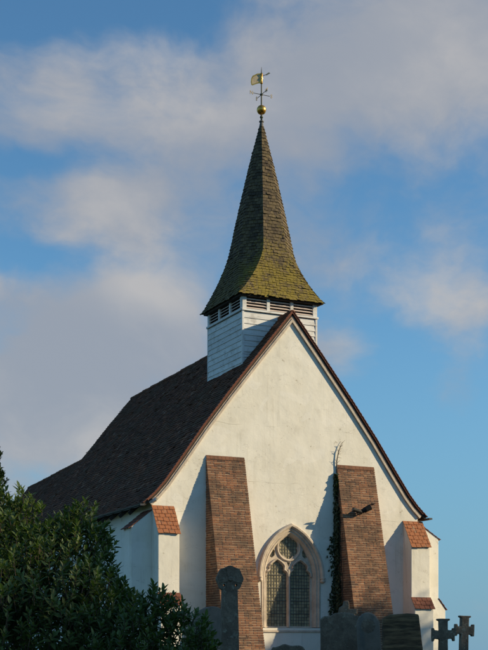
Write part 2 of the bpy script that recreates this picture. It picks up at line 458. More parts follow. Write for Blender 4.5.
def slope(sgn, y0, y1, prof, dz0, dz1, gauge=.115, tw=.168, seed=1, sag=.035):
    """courses of plain tiles on one pitch; returns (deck, tiles)"""
    rnd = random.Random(seed)
    seg = [0]
    for (a, za), (b, zb) in zip(prof, prof[1:]): seg.append(seg[-1] + math.hypot(b - a, zb - za))
    L = seg[-1]

    def P(s, y, off=0.0):
        s2 = min(max(s, 0), L + .03)
        for i in range(len(prof) - 1):
            if s2 <= seg[i + 1] or i == len(prof) - 2:
                k = (s2 - seg[i]) / (seg[i + 1] - seg[i]); (a, za), (b, zb) = prof[i], prof[i + 1]
                x, z = a + (b - a) * k, za + (zb - za) * k; nx, nz = za - zb, b - a; q = math.hypot(nx, nz); break
        t = (y - y0) / (y1 - y0); edge = min(1, max(0, (y - y0) / 1.5))
        w = edge * sag * mnoise.noise((x * .55 + seed * 5, y * .38, z * .3)) + edge * sag * .4 * mnoise.noise((x * 2 + seed, y * 1.7, 3))
        return Vector((sgn * (x + nx / q * (off + w)), y, z + nz / q * (off + w) + dz0 + (dz1 - dz0) * t))
    deck = MB(); ny = 24
    for i in range(len(prof)):
        for j in range(ny + 1):
            y = y0 + .02 + (y1 - y0 - .04) * j / ny; deck.v.append(tuple(P(seg[i], y, -.022)))
    for i in range(len(prof)):
        for j in range(ny + 1):
            y = y0 + .02 + (y1 - y0 - .04) * j / ny; deck.v.append(tuple(P(seg[i], y, -.10)))
    W = ny + 1; n1 = len(prof) * W
    for i in range(len(prof) - 1):
        for j in range(ny):
            a = i * W + j; deck.f.append((a, a + 1, a + W + 1, a + W)); deck.f.append((n1 + a, n1 + a + W, n1 + a + W + 1, n1 + a + 1))
        for j in (0, ny):
            a = i * W + j; deck.f.append((a, a + W, n1 + a + W, n1 + a))
    for j in range(ny):
        a = (len(prof) - 1) * W + j; deck.f.append((a, a + 1, n1 + a + 1, n1 + a))
    tiles = MB(); rows = int(L / gauge); nt = int(round((y1 - y0) / tw)); tw = (y1 - y0) / nt
    for k in range(rows + 1):
        s0, s1 = k * gauge - .03, min((k + 1) * gauge + .004, L + .025)
        half = .5 * (k % 2)
        for j in range(nt + (k % 2)):
            ya = max(y0, y0 + (j - half) * tw) + .003; yb = min(y1, y0 + (j - half + 1) * tw) - .003
            if yb - ya < .03: continue
            r1, r2 = rnd.uniform(-.006, .006), rnd.uniform(-.005, .012) + (.02 if rnd.random() < .02 else 0); ds = (rnd.uniform(-.012, .012) + (.04 if rnd.random() < .015 else 0)) if j else 0
            a, b_, c, d = P(s0, ya, -.002 + r1 * .3), P(s0, yb, -.002 + r1 * .3), P(s1 + ds, yb, .016 + r2), P(s1 + ds, ya, .016 + r2 + rnd.uniform(-.003, .003))
            e, f_ = P(s1 + ds, yb, -.002 + r2), P(s1 + ds, ya, -.002 + r2)
            tiles.add([a, b_, c, d, e, f_], [(0, 1, 2, 3), (3, 2, 4, 5), (0, 3, 5), (1, 4, 2)])
    return deck, tiles, P


def roof(name, y0, y1, prof, dz0, dz1, seed):
    ds = []
    for sgn in (-1, 1):
        deck, tiles, P = slope(sgn, y0, y1, prof, dz0, dz1, seed=seed + sgn)
        d = mk(name, deck, 'dark_wood', church); ds.append((d, P))
        mk('plain_tile', tiles, 'roof_tile', d, kind='stuff')
    # ridge tiles, each a half-round piece
    n = int((y1 - y0) / .42); step = (y1 - y0) / n
    rt = MB(); m = 7
    for i, y in enumerate((0, step - .012)):
        for r in (.095, .075):
            for k in range(m): a = math.pi * (-.08 + 1.16 * k / (m - 1)); rt.v.append((r * math.cos(a), y, r * math.sin(a) * .9 - .06))
    for k in range(m - 1):
        rt.f += [(k, k + 1, 2 * m + k + 1, 2 * m + k), (m + k + 1, m + k, 3 * m + k, 3 * m + k + 1), (k + 1, k, m + k, m + k + 1), (2 * m + k, 2 * m + k + 1, 3 * m + k + 1, 3 * m + k)]
    me = rt.mesh('ridge_tile', 'roof_tile')
    for i in range(n):
        y = y0 + i * step
        if name == 'nave_roof' and .7 < y < 3.1: continue
        t = (i + .5) / n; z = ds[0][1](0, y + .2).z
        link('ridge_tile', me, ds[0][0], (0, y, z + random.uniform(-.008, .012)))
    return ds


nave = roof('nave_roof', 0.0, NAVE_L, PROF, 0, -.22, 3)
CP = [(0, 9.55), (1.2, 8.09), (2.4, 6.6), (3.1, 5.65), (3.6, 5.15)]
chan = roof('chancel_roof', NAVE_L, 28.2, CP, 0, -.48, 11)
w = MB()
for sgn in (-1, 1): x0, x1 = sorted((sgn * 3.4, sgn * 2.8)); w2 = MB().box(x0, x1, NAVE_L - .147, 27.5, -.6, 5.1); mk('chancel_wall', w2, 'plaster', church)
mk('chancel_end_wall', fill2d([(-3.4, -.6), (3.4, -.6), (3.4, 4.8), (0, 8.75), (-3.4, 4.8)], [], 27.503, 28.0), 'plaster', church)

# ---- verges: tile edge, moulded band and shadow fillet following the gable
for sgn in (-1, 1):
    for nm, mat, o0, o1, ya, yb in (('verge_band', 'verge', -.055, -.225, .028, WY + .02), ('verge_moulding', 'stone', -.150, -.215, .004, .026),
                                    ('verge_undercloak', 'dark_red_tile', -.006, -.050, -.012, .30)):
        v = MB(); pr = PROF if nm != 'verge_moulding' else PROF
        pts = [(x, z) for x, z in pr if x <= 4.6] + [(4.62, prof_z(4.62))]
        a, b_, c, d = [], [], [], []
        for i, (x, z) in enumerate(pts):
            (xa, za), (xb, zb) = pts[max(0, i - 1)], pts[min(len(pts) - 1, i + 1)]
            nx, nz = za - zb, xb - xa; q = math.hypot(nx, nz)
            if i == 0: nx, nz, q = 0, 1, .63
            for lst, off, y in ((a, o0, ya), (b_, o1, ya), (c, o1, yb), (d, o0, yb)): lst.append((sgn * (x + nx / q * off), y, z + nz / q * off))
        n = len(pts)
        v.v = a + b_ + c + d
        for i in range(n - 1):
            for p, q in ((0, 1), (1, 2), (2, 3), (3, 0)): v.f.append((p * n + i, p * n + i + 1, q * n + i + 1, q * n + i))
        v.f.append((n - 1, 2 * n - 1, 3 * n - 1, 4 * n - 1))
        mk(nm, v, mat, church, fix=True)
    # verge tiles: the exposed red edges, one by one
    vt = MB().box(-.055, .055, -.028, .10, -.008, .010); me = vt.mesh('verge_tile', 'dark_red_tile')
    s = .12; pts = PROF
    for (xa, za), (xb, zb) in zip(pts, pts[1:]):
        L = math.hypot(xb - xa, zb - za); n = max(1, round(L / .125))
        for i in range(n):
            k = (i + .5) / n; x, z = xa + (xb - xa) * k, za + (zb - za) * k
            ang = math.atan2(za - zb, xb - xa)
            o = link('verge_tile', me, nave[0 if sgn < 0 else 1][0], (sgn * (x + math.sin(ang) * .004), 0, z + math.cos(ang) * .004))
            o.rotation_euler = (0, sgn * (ang - .10 + random.uniform(-.04, .04)), 0); o.scale = (L / n / .11 * .99, 1, 1)
    # gutter with stop end, below the eaves
    gt = MB(); prof = [(math.cos(math.pi + k * math.pi / 6) * .062, math.sin(math.pi + k * math.pi / 6) * .062) for k in range(7)]
    prof += [(x * .88, y * .88 + .002) for x, y in reversed(prof)]
    gt.prism([(sgn * 4.80 + x, -.10, 5.235 + z) for x, z in prof], [(sgn * 4.80 + x, NAVE_L, 5.17 + z) for x, z in prof])
    gt.box(sgn * 4.80 - .06, sgn * 4.80 + .06, -.115, -.1, 5.18, 5.237)
    mk('gutter', gt, 'gutter', church, fix=True)
    # rafter feet under the eaves
    rf = MB().box(-.04, .04, 0, .5, -.05, .05); rf.v = [(z * 9 if False else x, y, z) for x, y, z in rf.v]
    me = MB().box(-.30, .12, -.035, .035, -.05, .05).mesh('rafter_foot', 'dark_wood')
    for i in range(16):
        o = link('rafter_foot', me, nave[0 if sgn < 0 else 1][0], (sgn * 4.60, .9 + i * .8, 5.24 - i * .012)); o.rotation_euler = (0, sgn * .72, 0)

# ---- brick raking buttresses


def brick_buttress(xl, xr, ztop, ptop, rake, zbot=-.5, seed=3):
    rnd = random.Random(seed)
    p = lambda z: WY - (ptop + rake * (ztop - z))
    core = MB(); i = .006
    core.hexa([(xl + i, p(zbot) + i, zbot), (xr - i, p(zbot) + i, zbot), (xr - i, WY + .02, zbot), (xl + i, WY + .02, zbot),
               (xl + i, p(ztop) + i, ztop), (xr - i, p(ztop) + i, ztop), (xr - i, WY + .02, ztop + .10), (xl + i, WY + .02, ztop + .10)])
    base = mk('brick_buttress', core, 'mortar', church)
    br = MB(); H = .070; z = ztop - H; k = 0

    def brick(x0, x1, ya, yb, z0, z1):      # ya/yb measured back from the raking face
        j = rnd.uniform(-.002, .002); z0 += j + rnd.uniform(-.002, .001); z1 += j + rnd.uniform(-.001, .002); ya += rnd.uniform(-.004, .002)
        br.hexa([(x0, p(z0) + ya, z0), (x1, p(z0) + ya, z0), (x1, p(z0) + yb, z0), (x0, p(z0) + yb, z0),
                 (x0, p(z1) + ya, z1), (x1, p(z1) + ya, z1), (x1, p(z1) + yb, z1), (x0, p(z1) + yb, z1)])
    while z > zbot:
        z0, z1 = z + .007, z + H - .008
        # front course: alternate stretchers and headers, bond shifting course by course
        cuts = [xl]; hd = k % 2
        x = xl + (.11 if hd else .225)
        while x < xr - .06:
            cuts.append(x); hd = 1 if rnd.random() < .72 else 0; x += rnd.uniform(.105, .128) if hd else .23
        cuts.append(xr)
        for a, b in zip(cuts, cuts[1:]):
            pr = rnd.uniform(-.006, .001)
            brick(a + .007 if a > xl else xl - .005, b - .007 if b < xr else xr + .005, pr, .10 if k % 2 else .20, z0, z1)
        depth = WY - p(z)
        for side, xs in ((-1, xl), (1, xr)):
            y = .105 if k % 2 else .205
            brick_x = (xs - .004, xs + .05) if side < 0 else (xs - .05, xs + .004)
            while y < depth - .03:
                ln = .112 if rnd.random() < .45 else .222; yb = min(y + ln, depth)
                pr = rnd.uniform(-.004, .004)
                brick(brick_x[0] + (pr if side < 0 else 0), brick_x[1] + (pr if side > 0 else 0), y + .005, yb - .005, z0, z1); y += ln
        z -= H; k += 1
    mk('brickwork', br, 'brick', base, kind='stuff')
    cp = MB(); t = .03                      # weathered top course, sloping to the wall
    n = 10
    for j in range(n):
        a, b = xl - .004 + (xr - xl + .008) * j / n + .003, xl - .004 + (xr - xl + .008) * (j + 1) / n - .003
        zf, zb = ztop + .002 + rnd.uniform(0, .008), ztop + .105
        c = MB().hexa([(a, p(ztop) - .012, zf), (b, p(ztop) - .012, zf), (b, WY - .002, zb), (a, WY - .002, zb),
                       (a, p(ztop) - .012, zf + .02), (b, p(ztop) - .012, zf + .02), (b, WY - .002, zb + .02), (a, WY - .002, zb + .02)])
        mk('coping_tile', c, 'brick', base)
    return base


brick_buttress(-2.78, -1.56, 6.62, .035, .243, seed=3)
brick_buttress(1.53, 2.84, 6.60, .035, .243, seed=8)

# ---- rendered angle buttresses at the two corners


def cap(parent, P00, P10, P01, P11, rows, cols, mat, th=.022):
    """tiled weathering: P00-P10 top edge, P01-P11 bottom edge; each tile its own piece"""
    P00, P10, P01, P11 = map(Vector, (P00, P10, P01, P11)); N = (P10 - P00).cross(P01 - P00).normalized()
    if N.z < 0: N = -N
    for r in range(rows):
        sh = .5 * (r % 2)
        for c in range(cols + (r % 2)):
            u0, u1 = max(0, (c - sh) / cols), min(1, (c - sh + 1) / cols)
            if u1 - u0 < .02: continue
            g = .012; v0, v1 = max(0, (r - .25) / rows), (r + 1.0) / rows + random.uniform(-.015, .015)
            B = lambda u, v: (P00.lerp(P10, u)).lerp(P01.lerp(P11, u), v)
            lo, hi = .004 + random.uniform(0, .004), th + random.uniform(-.003, .006)
            a, b_, c_, d = B(u0 + g, v0), B(u1 - g, v0), B(u1 - g, v1), B(u0 + g, v1)
            t = MB().hexa([a + N * 0, b_ + N * 0, c_ + N * (hi - .018), d + N * (hi - .018), a + N * lo, b_ + N * lo, c_ + N * hi, d + N * hi])
            mk('tile', t, mat, parent)


def corner(sgn):
    x0, x1 = (-4.44, -3.80) if sgn < 0 else (3.90, 4.58)
    zt, z1, y1 = (5.20, 4.44, -.40) if sgn < 0 else (5.10, 4.32, -.40)
    zm, zl, yl = 2.72, 2.40, -.60
    b = MB()                                # front-facing buttress
    sec = [(WY + .02, -.6), (yl, -.6), (yl, zl), (y1, zm), (y1, z1), (WY - .0, zt), (WY + .02, zt)]
    b.prism([(x0, y, z) for y, z in sec], [(x1, y, z) for y, z in sec])
    o = mk('corner_buttress', b, 'plaster', church, fix=True, bevel=.018)
    cap(o, (x0 - .03, WY, zt + .02), (x1 + .03, WY, zt + .02), (x0 - .03, y1 - .05, z1 - .045), (x1 + .03, y1 - .05, z1 - .045), 7, 4, 'red_tile')
    cap(o, (x0 - .03, y1 - .003, zm + .02), (x1 + .03, y1 - .003, zm + .02), (x0 - .03, yl - .05, zl - .03), (x1 + .03, yl - .05, zl - .03), 3, 4, 'dark_red_tile')
    # side-facing buttress
    q, ql = (.62, .86) if sgn < 0 else (.80, 1.06)
    ya, yb = WY + .03, WY + .68; w0 = sgn * (WC - .02); zt2 = 5.10; z2 = 4.60 if sgn < 0 else 4.62
    s2 = [(w0, -.6), (sgn * (WC + ql), -.6), (sgn * (WC + ql), zl), (sgn * (WC + q), zm), (sgn * (WC + q), z2), (w0, zt2)]
    b = MB(); b.prism([(x, ya, z) for x, z in s2], [(x, yb, z) for x, z in s2])
    o2 = mk('corner_buttress', b, 'plaster', church, fix=True, bevel=.018)
    m1, m2 = ('dark_red_tile', 'dark_red_tile')
    cap(o2, (w0, ya - .03, zt2 + .02), (w0, yb + .03, zt2 + .02), (sgn * (WC + q + .07), ya - .03, z2 - .05), (sgn * (WC + q + .07), yb + .03, z2 - .05), 6, 4, m1)
    cap(o2, (sgn * (WC + q), ya - .03, zm + .02), (sgn * (WC + q), yb + .03, zm + .02), (sgn * (WC + ql + .05), ya - .03, zl - .035), (sgn * (WC + ql + .05), yb + .03, zl - .035), 3, 4, m2)


corner(-1); corner(1)

# ---- traceried west window
Y = WY
win = link('west_window', None, church)


def sweep(profile, us_zb, name, mat, label=None):
    mb = MB(); loops = [[(x, y, z) for x, z in arch(u, 16, us_zb)] for u, y in profile]; n = len(loops[0])
    for lp in loops: mb.v += lp
    for i in range(len(loops) - 1):
        for j in range(n - 1): mb.f.append((i * n + j, i * n + j + 1, (i + 1) * n + j + 1, (i + 1) * n + j))
    for e in (0, n - 1): mb.f.append(tuple(i * n + e for i in range(len(loops))))
    m = len(loops) - 1
    for j in range(n - 1): mb.f.append((j, j + 1, m * n + j + 1, m * n + j))
    return mk(name, mb, mat, win, fix=True)


sweep([(.07, Y + .20), (.07, Y - .012), (.115, Y - .012), (.135, Y + .02), (.155, Y + .035), (.170, Y + .02), (.190, Y + .025), (.215, Y + .07),
       (.235, Y + .085), (.255, Y + .14), (.27, Y + .16), (.27, Y + .32), (.07, Y + .32)], SILL, 'window_surround', 'stone')
sweep([(-.06, Y - .002), (-.06, Y - .05), (-.03, Y - .085), (.02, Y - .085), (.045, Y - .05), (.066, Y - .035), (.066, Y - .002)], ZS - .03, 'hood_mould', 'stone')
for s in (-1, 1):                            # carved label stops
    st = MB(); st.lathe((0, 0, 0), [(.03, -.10), (.075, -.07), (.085, -.03), (.06, 0), (.09, .03), (.09, .05)], 10)
    mk('label_stop', st, 'stone', win, smooth=True, loc=(WX + s * (HWW - .0), Y - .045, ZS - .06))
hi = HWW - .25                               # half width of the traceried opening
LW = .335                                    # half width of one light
PH = .055


def lancet(cx):
    pts = [(cx - LW, SILL + .03)]; ch, zs = .20, 3.28; R = LW + ch; ang = math.acos(ch / R); n = 14
    side = []
    for i in range(n + 1):
        t = i / n; a = ang * t; cusp = .075 * math.exp(-((t - .36) / .085) ** 2) + .03 * math.exp(-((t - .0) / .05) ** 2) * 0
        side.append((-(R * math.cos(a) - ch) + cusp, zs + R * math.sin(a) - cusp * .2))
    pts += [(cx + x, z) for x, z in side] + [(cx - x, z) for x, z in reversed(side[:-1])] + [(cx + LW, SILL + .03)]
    return pts


lc = LW + PH
foil = [(WX + (.275 + .055 * abs(math.sin(3 * a + .5 * math.pi)) ** .6) * math.sin(a), 4.17 + (.275 + .055 * abs(math.sin(3 * a + .5 * math.pi)) ** .6) * math.cos(a)) for a in [k * 2 * math.pi / 48 for k in range(48)]]
sp = [[(WX + s * x, z) for x, z in ((.55, 3.86), (.46, 3.94), (.455, 4.06), (.50, 4.13), (.58, 4.02), (.635, 3.90))] for s in (-1, 1)]
ctr = [(WX - .06, 3.74), (WX + .06, 3.74), (WX + .0, 3.60)]
tr = fill2d(arch(.262, 16, SILL - .01), [lancet(WX - lc), lancet(WX + lc), foil] + sp + [ctr], Y + .165, Y + .215)
mk('tracery', tr, 'stone', win)
for rr_, nm in ((.335, 'tracery_ring'),):
    rg = MB(); N = 40
    pr = [(.345, Y + .164), (.355, Y + .135), (.385, Y + .125), (.405, Y + .14), (.41, Y + .164)]
    for r, y in pr: rg.v += [(WX + r * math.sin(k * 2 * math.pi / N), y, 4.17 + r * math.cos(k * 2 * math.pi / N)) for k in range(N)]
    for i in range(len(pr) - 1):
        for k in range(N): rg.f.append((i * N + k, i * N + (k + 1) % N, (i + 1) * N + (k + 1) % N, (i + 1) * N + k))
    mk(nm, rg, 'stone', win, smooth=True)
mu = MB(); sec = [(-.052, Y + .164), (-.022, Y + .11), (.022, Y + .11), (.052, Y + .164)]
mu.prism([(WX + x, y, SILL) for x, y in sec], [(WX + x, y, 3.52) for x, y in sec]); mk('mullion', mu, 'stone', win)
for s in (-1, 1):                            # raised arch ribs over each light
    rb = MB(); path = lancet(WX + s * lc)[1:-1]; c0 = WX + s * lc
    pts = [(c0 + (x - c0) * 1.10, Y + .145, z + .02 + max(0, (z - 3.28)) * .06) for x, z in path]; rb.tube(pts, .03, 6); mk('tracery_rib', rb, 'stone', win, smooth=True)
sl = MB(); x0, x1 = WX - HWW + .02, WX + HWW - .02
sl.hexa([(x0, Y - .03, SILL - .15), (x1, Y - .03, SILL - .15), (x1, Y + .4, SILL - .15), (x0, Y + .4, SILL - .15), (x0, Y - .03, SILL - .10), (x1, Y - .03, SILL - .10), (x1, Y + .4, SILL + .055), (x0, Y + .4, SILL + .055)])
mk('window_sill', sl, 'stone', win)
# quarry panes, each tilted a little in its lead, and the lead lattice in front
gl = MB(); ld = MB(); gw, gh = .092, .096
nx, nz = 19, 30


def inside(x, z):
    R = RR - .25; d = abs(x - WX)
    return d < hi if z < ZS else math.hypot(d + CC, z - ZS) < R


yg = Y + .212
for i in range(-9, 9):
    for k in range(nz):
        xa, za = WX + i * gw, SILL + .02 + k * gh
        if not (inside(xa + gw / 2, za + gh / 2)): continue
        t = [random.uniform(-.0045, .0045) for _ in range(2)]
        gl.add([(xa + .002, yg - t[0] - t[1], za + .002), (xa + gw - .002, yg + t[0] - t[1], za + .002), (xa + gw - .002, yg + t[0] + t[1], za + gh - .002), (xa + .002, yg - t[0] + t[1], za + gh - .002)], [(0, 1, 2, 3)])
for i in range(-9, 10):
    x = WX + i * gw; zt = SILL
    while inside(x, zt + .02): zt += .02
    if zt > SILL + .1: ld.box(x - .006, x + .006, yg - .012, yg - .004, SILL, zt)
for k in range(nz + 1):
    z = SILL + .02 + k * gh; x = 0
    while inside(WX + x + .01, z): x += .01
    if x > .05: ld.box(WX - x, WX + x, yg - .0125, yg - .0045, z - .006, z + .006)
for k in range(1, 6): z = SILL + .02 + k * gh * 4; ld.box(WX - hi + .05 if z < 3.4 else WX - .3, WX + hi - .05 if z < 3.4 else WX + .3, yg - .022, yg - .0128, z - .011, z + .011)
mk('leaded_glass', gl, 'glass', win, kind='stuff'); mk('lead_lattice', ld, 'lead', win, kind='stuff')
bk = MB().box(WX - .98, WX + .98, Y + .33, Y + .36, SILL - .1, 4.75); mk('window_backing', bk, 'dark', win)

# ---- timber bell turret
TY0, TW = .83, 1.255; TCY = TY0 + TW + .01; TZ = 10.02 + 1.3; TB = 7.6; TTOP = 10.40 + 1.3
core = MB().box(-TW + .05, TW - .05, TY0 + .05, TY0 + 2 * TW - .03, 8.6, TTOP); tur = mk('bell_turret', core, 'dark', church)
gap = .168
faces = [((-1, 0), (-TW, TY0 + 2 * TW + .02), (-TW, TY0)), ((0, -1), (-TW, TY0), (TW, TY0)), ((1, 0), (TW, TY0), (TW, TY0 + 2 * TW + .02))]
faces.append(((0, 1), (TW, TY0 + 2 * TW + .02), (-TW, TY0 + 2 * TW + .02)))
for (nx_, ny_), a, b in faces:
    a, b, n = Vector((*a, 0)), Vector((*b, 0)), Vector((nx_, ny_, 0)); e = (b - a).normalized(); L = (b - a).length
    # weatherboards: feathered, each lapping the one below
    bd = MB(); hl = L / 2 - .035
    for s, z, o in ((-1, 0, .008), (1, 0, .008)): pass
    cs = [(0, .026), (gap + .02, .004), (gap + .02, -.012), (0, -.012)]
    bd.prism([tuple(e * -hl + n * o + Vector((0, 0, z))) for z, o in cs], [tuple(e * hl + n * o + Vector((0, 0, z))) for z, o in cs])
    me = bd.mesh('weatherboard', 'board', fix=True); mid = (a + b) / 2; z = TZ - .10 - gap; k = 0
    while z > 8.75:
        if not (ny_ == -1 and z < 9.6):
            o = link('weatherboard', me, tur, (mid.x, mid.y, z + random.uniform(-.006, .006))); o.rotation_euler = (random.uniform(-.004, .004) * abs(nx_), random.uniform(-.004, .004) * abs(ny_), 0)
        z -= gap; k += 1
    # ledge rail, louvre posts and slats
    r = MB(); h2 = L / 2 + .03
    for o0, o1, z0, z1 in ((.0, .06, TZ - .055, TZ),):
        r.prism([tuple(mid + e * -h2 + n * o + Vector((0, 0, z))) for o, z in ((-.02, z0), (o1, z0), (o1, z1), (-.02, z1 + .02))],
                [tuple(mid + e * h2 + n * o + Vector((0, 0, z))) for o, z in ((-.02, z0), (o1, z0), (o1, z1), (-.02, z1 + .02))])
    mk('ledge_rail', r, 'board', tur, fix=True)
    for i in range(4):
        c = a + e * (.06 + (L - .12) * i / 3); wd = .065 if i in (0, 3) else .05
        p = MB(); q = [c - e * wd + n * .022, c + e * wd + n * .022, c + e * wd - n * .10, c - e * wd - n * .10]
        p.prism([(v.x, v.y, TZ + .004) for v in q], [(v.x, v.y, TTOP - .01) for v in q]); mk('louvre_post', p, 'board', tur, fix=True)
        if i < 3:
            c0 = a + e * (.06 + (L - .12) * i / 3 + .055); c1 = a + e * (.06 + (L - .12) * (i + 1) / 3 - .055)
            for j in range(4):
                z = TZ + .02 + j * .088; s_ = MB(); cs = [(.016, z), (.022, z + .014), (-.07, z + .084), (-.076, z + .07)]
                s_.prism([tuple(c0 + n * o + Vector((0, 0, zz))) for o, zz in cs], [tuple(c1 + n * o + Vector((0, 0, zz))) for o, zz in cs])
                mk('louvre_slat', s_, 'slat', tur, fix=True)
for sx, sy in ((-1, 0), (1, 0), (-1, 1), (1, 1)):   # corner boards
    x = sx * TW; y = TY0 + sy * (2 * TW + .02); q = MB().box(x - .045 if sx > 0 else x - .018, x + .018 if sx > 0 else x + .045, y - .03 if sy == 0 else y - .045, y + .045 if sy == 0 else y + .03, 8.7, TZ - .058)
    mk('corner_board', q, 'board', tur)

# ---- shingled spire, square bell-cast skirt turning into an octagon
ZT = [(10.47, 1.42, 1.0), (10.62, 1.345, .93), (10.85, 1.27, .84), (11.1, 1.19, .745), (11.35, 1.115, .645), (11.6, 1.045, .55), (11.85, .98, .47), (12.15, .915, .414), (12.8, .795, .414), (13.53, .645, .414), (14.85, .362, .414), (15.9, .108, .414), (16.14, .050, .414)]
ZT = [(z + 1.3, r, a) for z, r, a in ZT]


def sp_at(z):
    for (z0, r0, a0), (z1, r1, a1) in zip(ZT, ZT[1:]):
        if z <= z1: k = max(-.2, (z - z0) / (z1 - z0)); return r0 + (r1 - r0) * k, a0 + (a1 - a0) * k
    return ZT[-1][1:]


def sp_ring(z, off=0.0):
    r, a = sp_at(z); r += off; q = a * r
    return [Vector((x, TCY + y, z)) for x, y in ((-q, -r), (q, -r), (r, -q), (r, q), (q, r), (-q, r), (-r, q), (-r, -q))]


sk = MB(); rows = [z for z, _, _ in ZT]
for z in rows: sk.v += [tuple(v) for v in sp_ring(z, -.02)]
for i in range(len(rows) - 1):
    for k in range(8): sk.f.append((i * 8 + k, i * 8 + (k + 1) % 8, (i + 1) * 8 + (k + 1) % 8, (i + 1) * 8 + k))
sk.f.append(tuple(range(7, -1, -1)))
spire = mk('spire', sk, 'dark_wood', church)
sh = MB(); z = ZT[0][0] - .03; k = 0
while z < ZT[-1][0] - .02:
    gz = .082 if z < 13.2 else .105
    za, zb = z, min(z + gz * 1.12, ZT[-1][0]); lo, hi_ = sp_ring(za, .020), sp_ring(zb, .000)
    lo2 = sp_ring(za, .002)
    for f in range(8):
        A, B, C_, D = lo[f], lo[(f + 1) % 8], hi_[(f + 1) % 8], hi_[f]; E_, G_ = lo2[f], lo2[(f + 1) % 8]
        wd = (B - A).length
        n = max(1, round(wd / .125)); cuts = [0] + sorted(min(.98, max(.02, (i + (.5 if k % 2 else 0)) / n + random.uniform(-.08, .08) / n)) for i in range(0 if k % 2 else 1, n)) + [1]
        for u0, u1 in zip(cuts, cuts[1:]):
            gp = .004 / max(wd, .05); a0, a1 = u0 + (gp if u0 > 0 else 0), u1 - (gp if u1 < 1 else 0)
            if a1 - a0 < .01: continue
            dz = Vector((0, 0, random.uniform(-.022, .010) - (.03 if random.random() < .04 else 0))); o = random.uniform(-.008, .010) + (.015 if random.random() < .05 else 0)
            nr = (B - A).cross(Vector((0, 0, 1))).normalized() if wd > 1e-4 else Vector((0, 0, 0))
            sh.add([A.lerp(B, a0) + dz + nr * o, A.lerp(B, a1) + dz + nr * o, D.lerp(C_, a1), D.lerp(C_, a0), E_.lerp(G_, a0) + dz, E_.lerp(G_, a1) + dz], [(0, 1, 2, 3), (4, 5, 1, 0), (4, 0, 3), (1, 5, 2)])
    z += gz; k += 1
mk('shingle', sh, 'shingle', spire, kind='stuff')
ev = MB()                                    # soffit board under the eaves
r0 = ZT[0][1]; zc = ZT[0][0]
ev.box(-r0 + .05, r0 - .05, TCY - r0 + .05, TCY + r0 - .05, zc - .085, zc - .02); mk('soffit', ev, 'dark_wood', spire)
cpz = ZT[-1][0]
lc_ = MB().lathe((0, TCY, cpz), [(.075, -.10), (.07, .0), (.05, .10), (.075, .12), (.075, .15), (.04, .17)], 12); mk('lead_cap', lc_, 'lead', spire, smooth=False)

# ------------------------------------------------------------------ weather vane (turns on its own rod)
vb = Vector((0, TCY, cpz + .15)); vane = link('weather_vane', None, loc=vb, label='gilt ball and banner weather vane with cardinal letters on the spire tip', cat='weather vane')
rod = MB().tube([(0, 0, 0), (0, 0, .20), (0, 0, .55), (0, 0, 1.62), (0, 0, 1.80)], [.032, .028, .026, .018, .004], 10); mk('rod', rod, 'copper', vane, smooth=True)
bl = MB().lathe((0, 0, .37), [(max(.012, .155 * math.sin(math.pi * k / 14)), -.155 * math.cos(math.pi * k / 14)) for k in range(15)], 24); mk('gilt_ball', bl, 'gold', vane, smooth=True)
col_ = MB().lathe((0, 0, 0), [(.045, .10), (.06, .13), (.045, .16), (.03, .19)], 12).lathe((0, 0, .88), [(.02, -.04), (.05, -.02), (.05, .02), (.02, .04)], 10); mk('collar', col_, 'copper', vane, smooth=True)


def letter(ch, me_mat):
    cu = bpy.data.curves.new('letter_curve', 'FONT'); cu.body = ch; cu.size = .17; cu.extrude = .010; cu.align_x = 'CENTER'; cu.align_y = 'CENTER'
    ob = bpy.data.objects.new('tmp', cu); me = bpy.data.meshes.new_from_object(ob); bpy.data.objects.remove(ob); me.name = 'cardinal_letter'
    me.materials.clear(); me.materials.append(MATS[me_mat]); return me


VR = 0.0
for i, ch in enumerate('SENW'):
    a = VR + i * math.pi / 2; d = Vector((math.cos(a), math.sin(a), 0))
    arm = MB().tube([d * .02 + Vector((0, 0, .88)), d * .30 + Vector((0, 0, .88))], .010, 6); ao = mk('cardinal_arm', arm, 'copper', vane)
    lo_ = link('cardinal_letter', letter(ch, 'vane_paint'), ao, d * .36 + Vector((0, 0, .88))); lo_.rotation_euler = (rad(90), 0, (0, -math.pi / 2, 0, -math.pi / 2)[i])
# banner: a pierced swallow-cut pennant with arrow
BR = rad(-10); dx = Vector((math.cos(BR), math.sin(BR), 0)); ny = Vector((-dx.y, dx.x, 0))
outl = [(-.03, 1.25), (-.03, 1.58), (-.14, 1.56), (-.24, 1.50), (-.30, 1.47), (-.345, 1.38), (-.36, 1.26), (-.345, 1.17), (-.30, 1.15), (-.20, 1.20), (-.10, 1.24)]
hol = [(-.06, 1.29), (-.06, 1.53), (-.13, 1.52), (-.22, 1.46), (-.275, 1.43), (-.31, 1.36), (-.325, 1.26), (-.315, 1.20), (-.29, 1.19), (-.20, 1.24)]
bn = fill2d(outl, [hol], -.008, .008); bn.v = [tuple(dx * x + ny * y + Vector((0, 0, z))) for x, y, z in bn.v]; bo = mk('banner', bn, 'gold', vane)
bp = fill2d(hol, [], -.003, .003); bp.v = [tuple(dx * x + ny * y + Vector((0, 0, z))) for x, y, z in bp.v]; mk('banner_panel', bp, 'vane_paint', bo)
ar = MB().tube([dx * .02 + Vector((0, 0, 1.50)), dx * .22 + Vector((0, 0, 1.585))], .011, 6)
tip = [(.17, 1.535), (.30, 1.625), (.24, 1.64), (.155, 1.575)]
ar.prism([tuple(dx * x + ny * .008 + Vector((0, 0, z))) for x, z in tip], [tuple(dx * x - ny * .008 + Vector((0, 0, z))) for x, z in tip]); mk('arrow', ar, 'copper', vane)
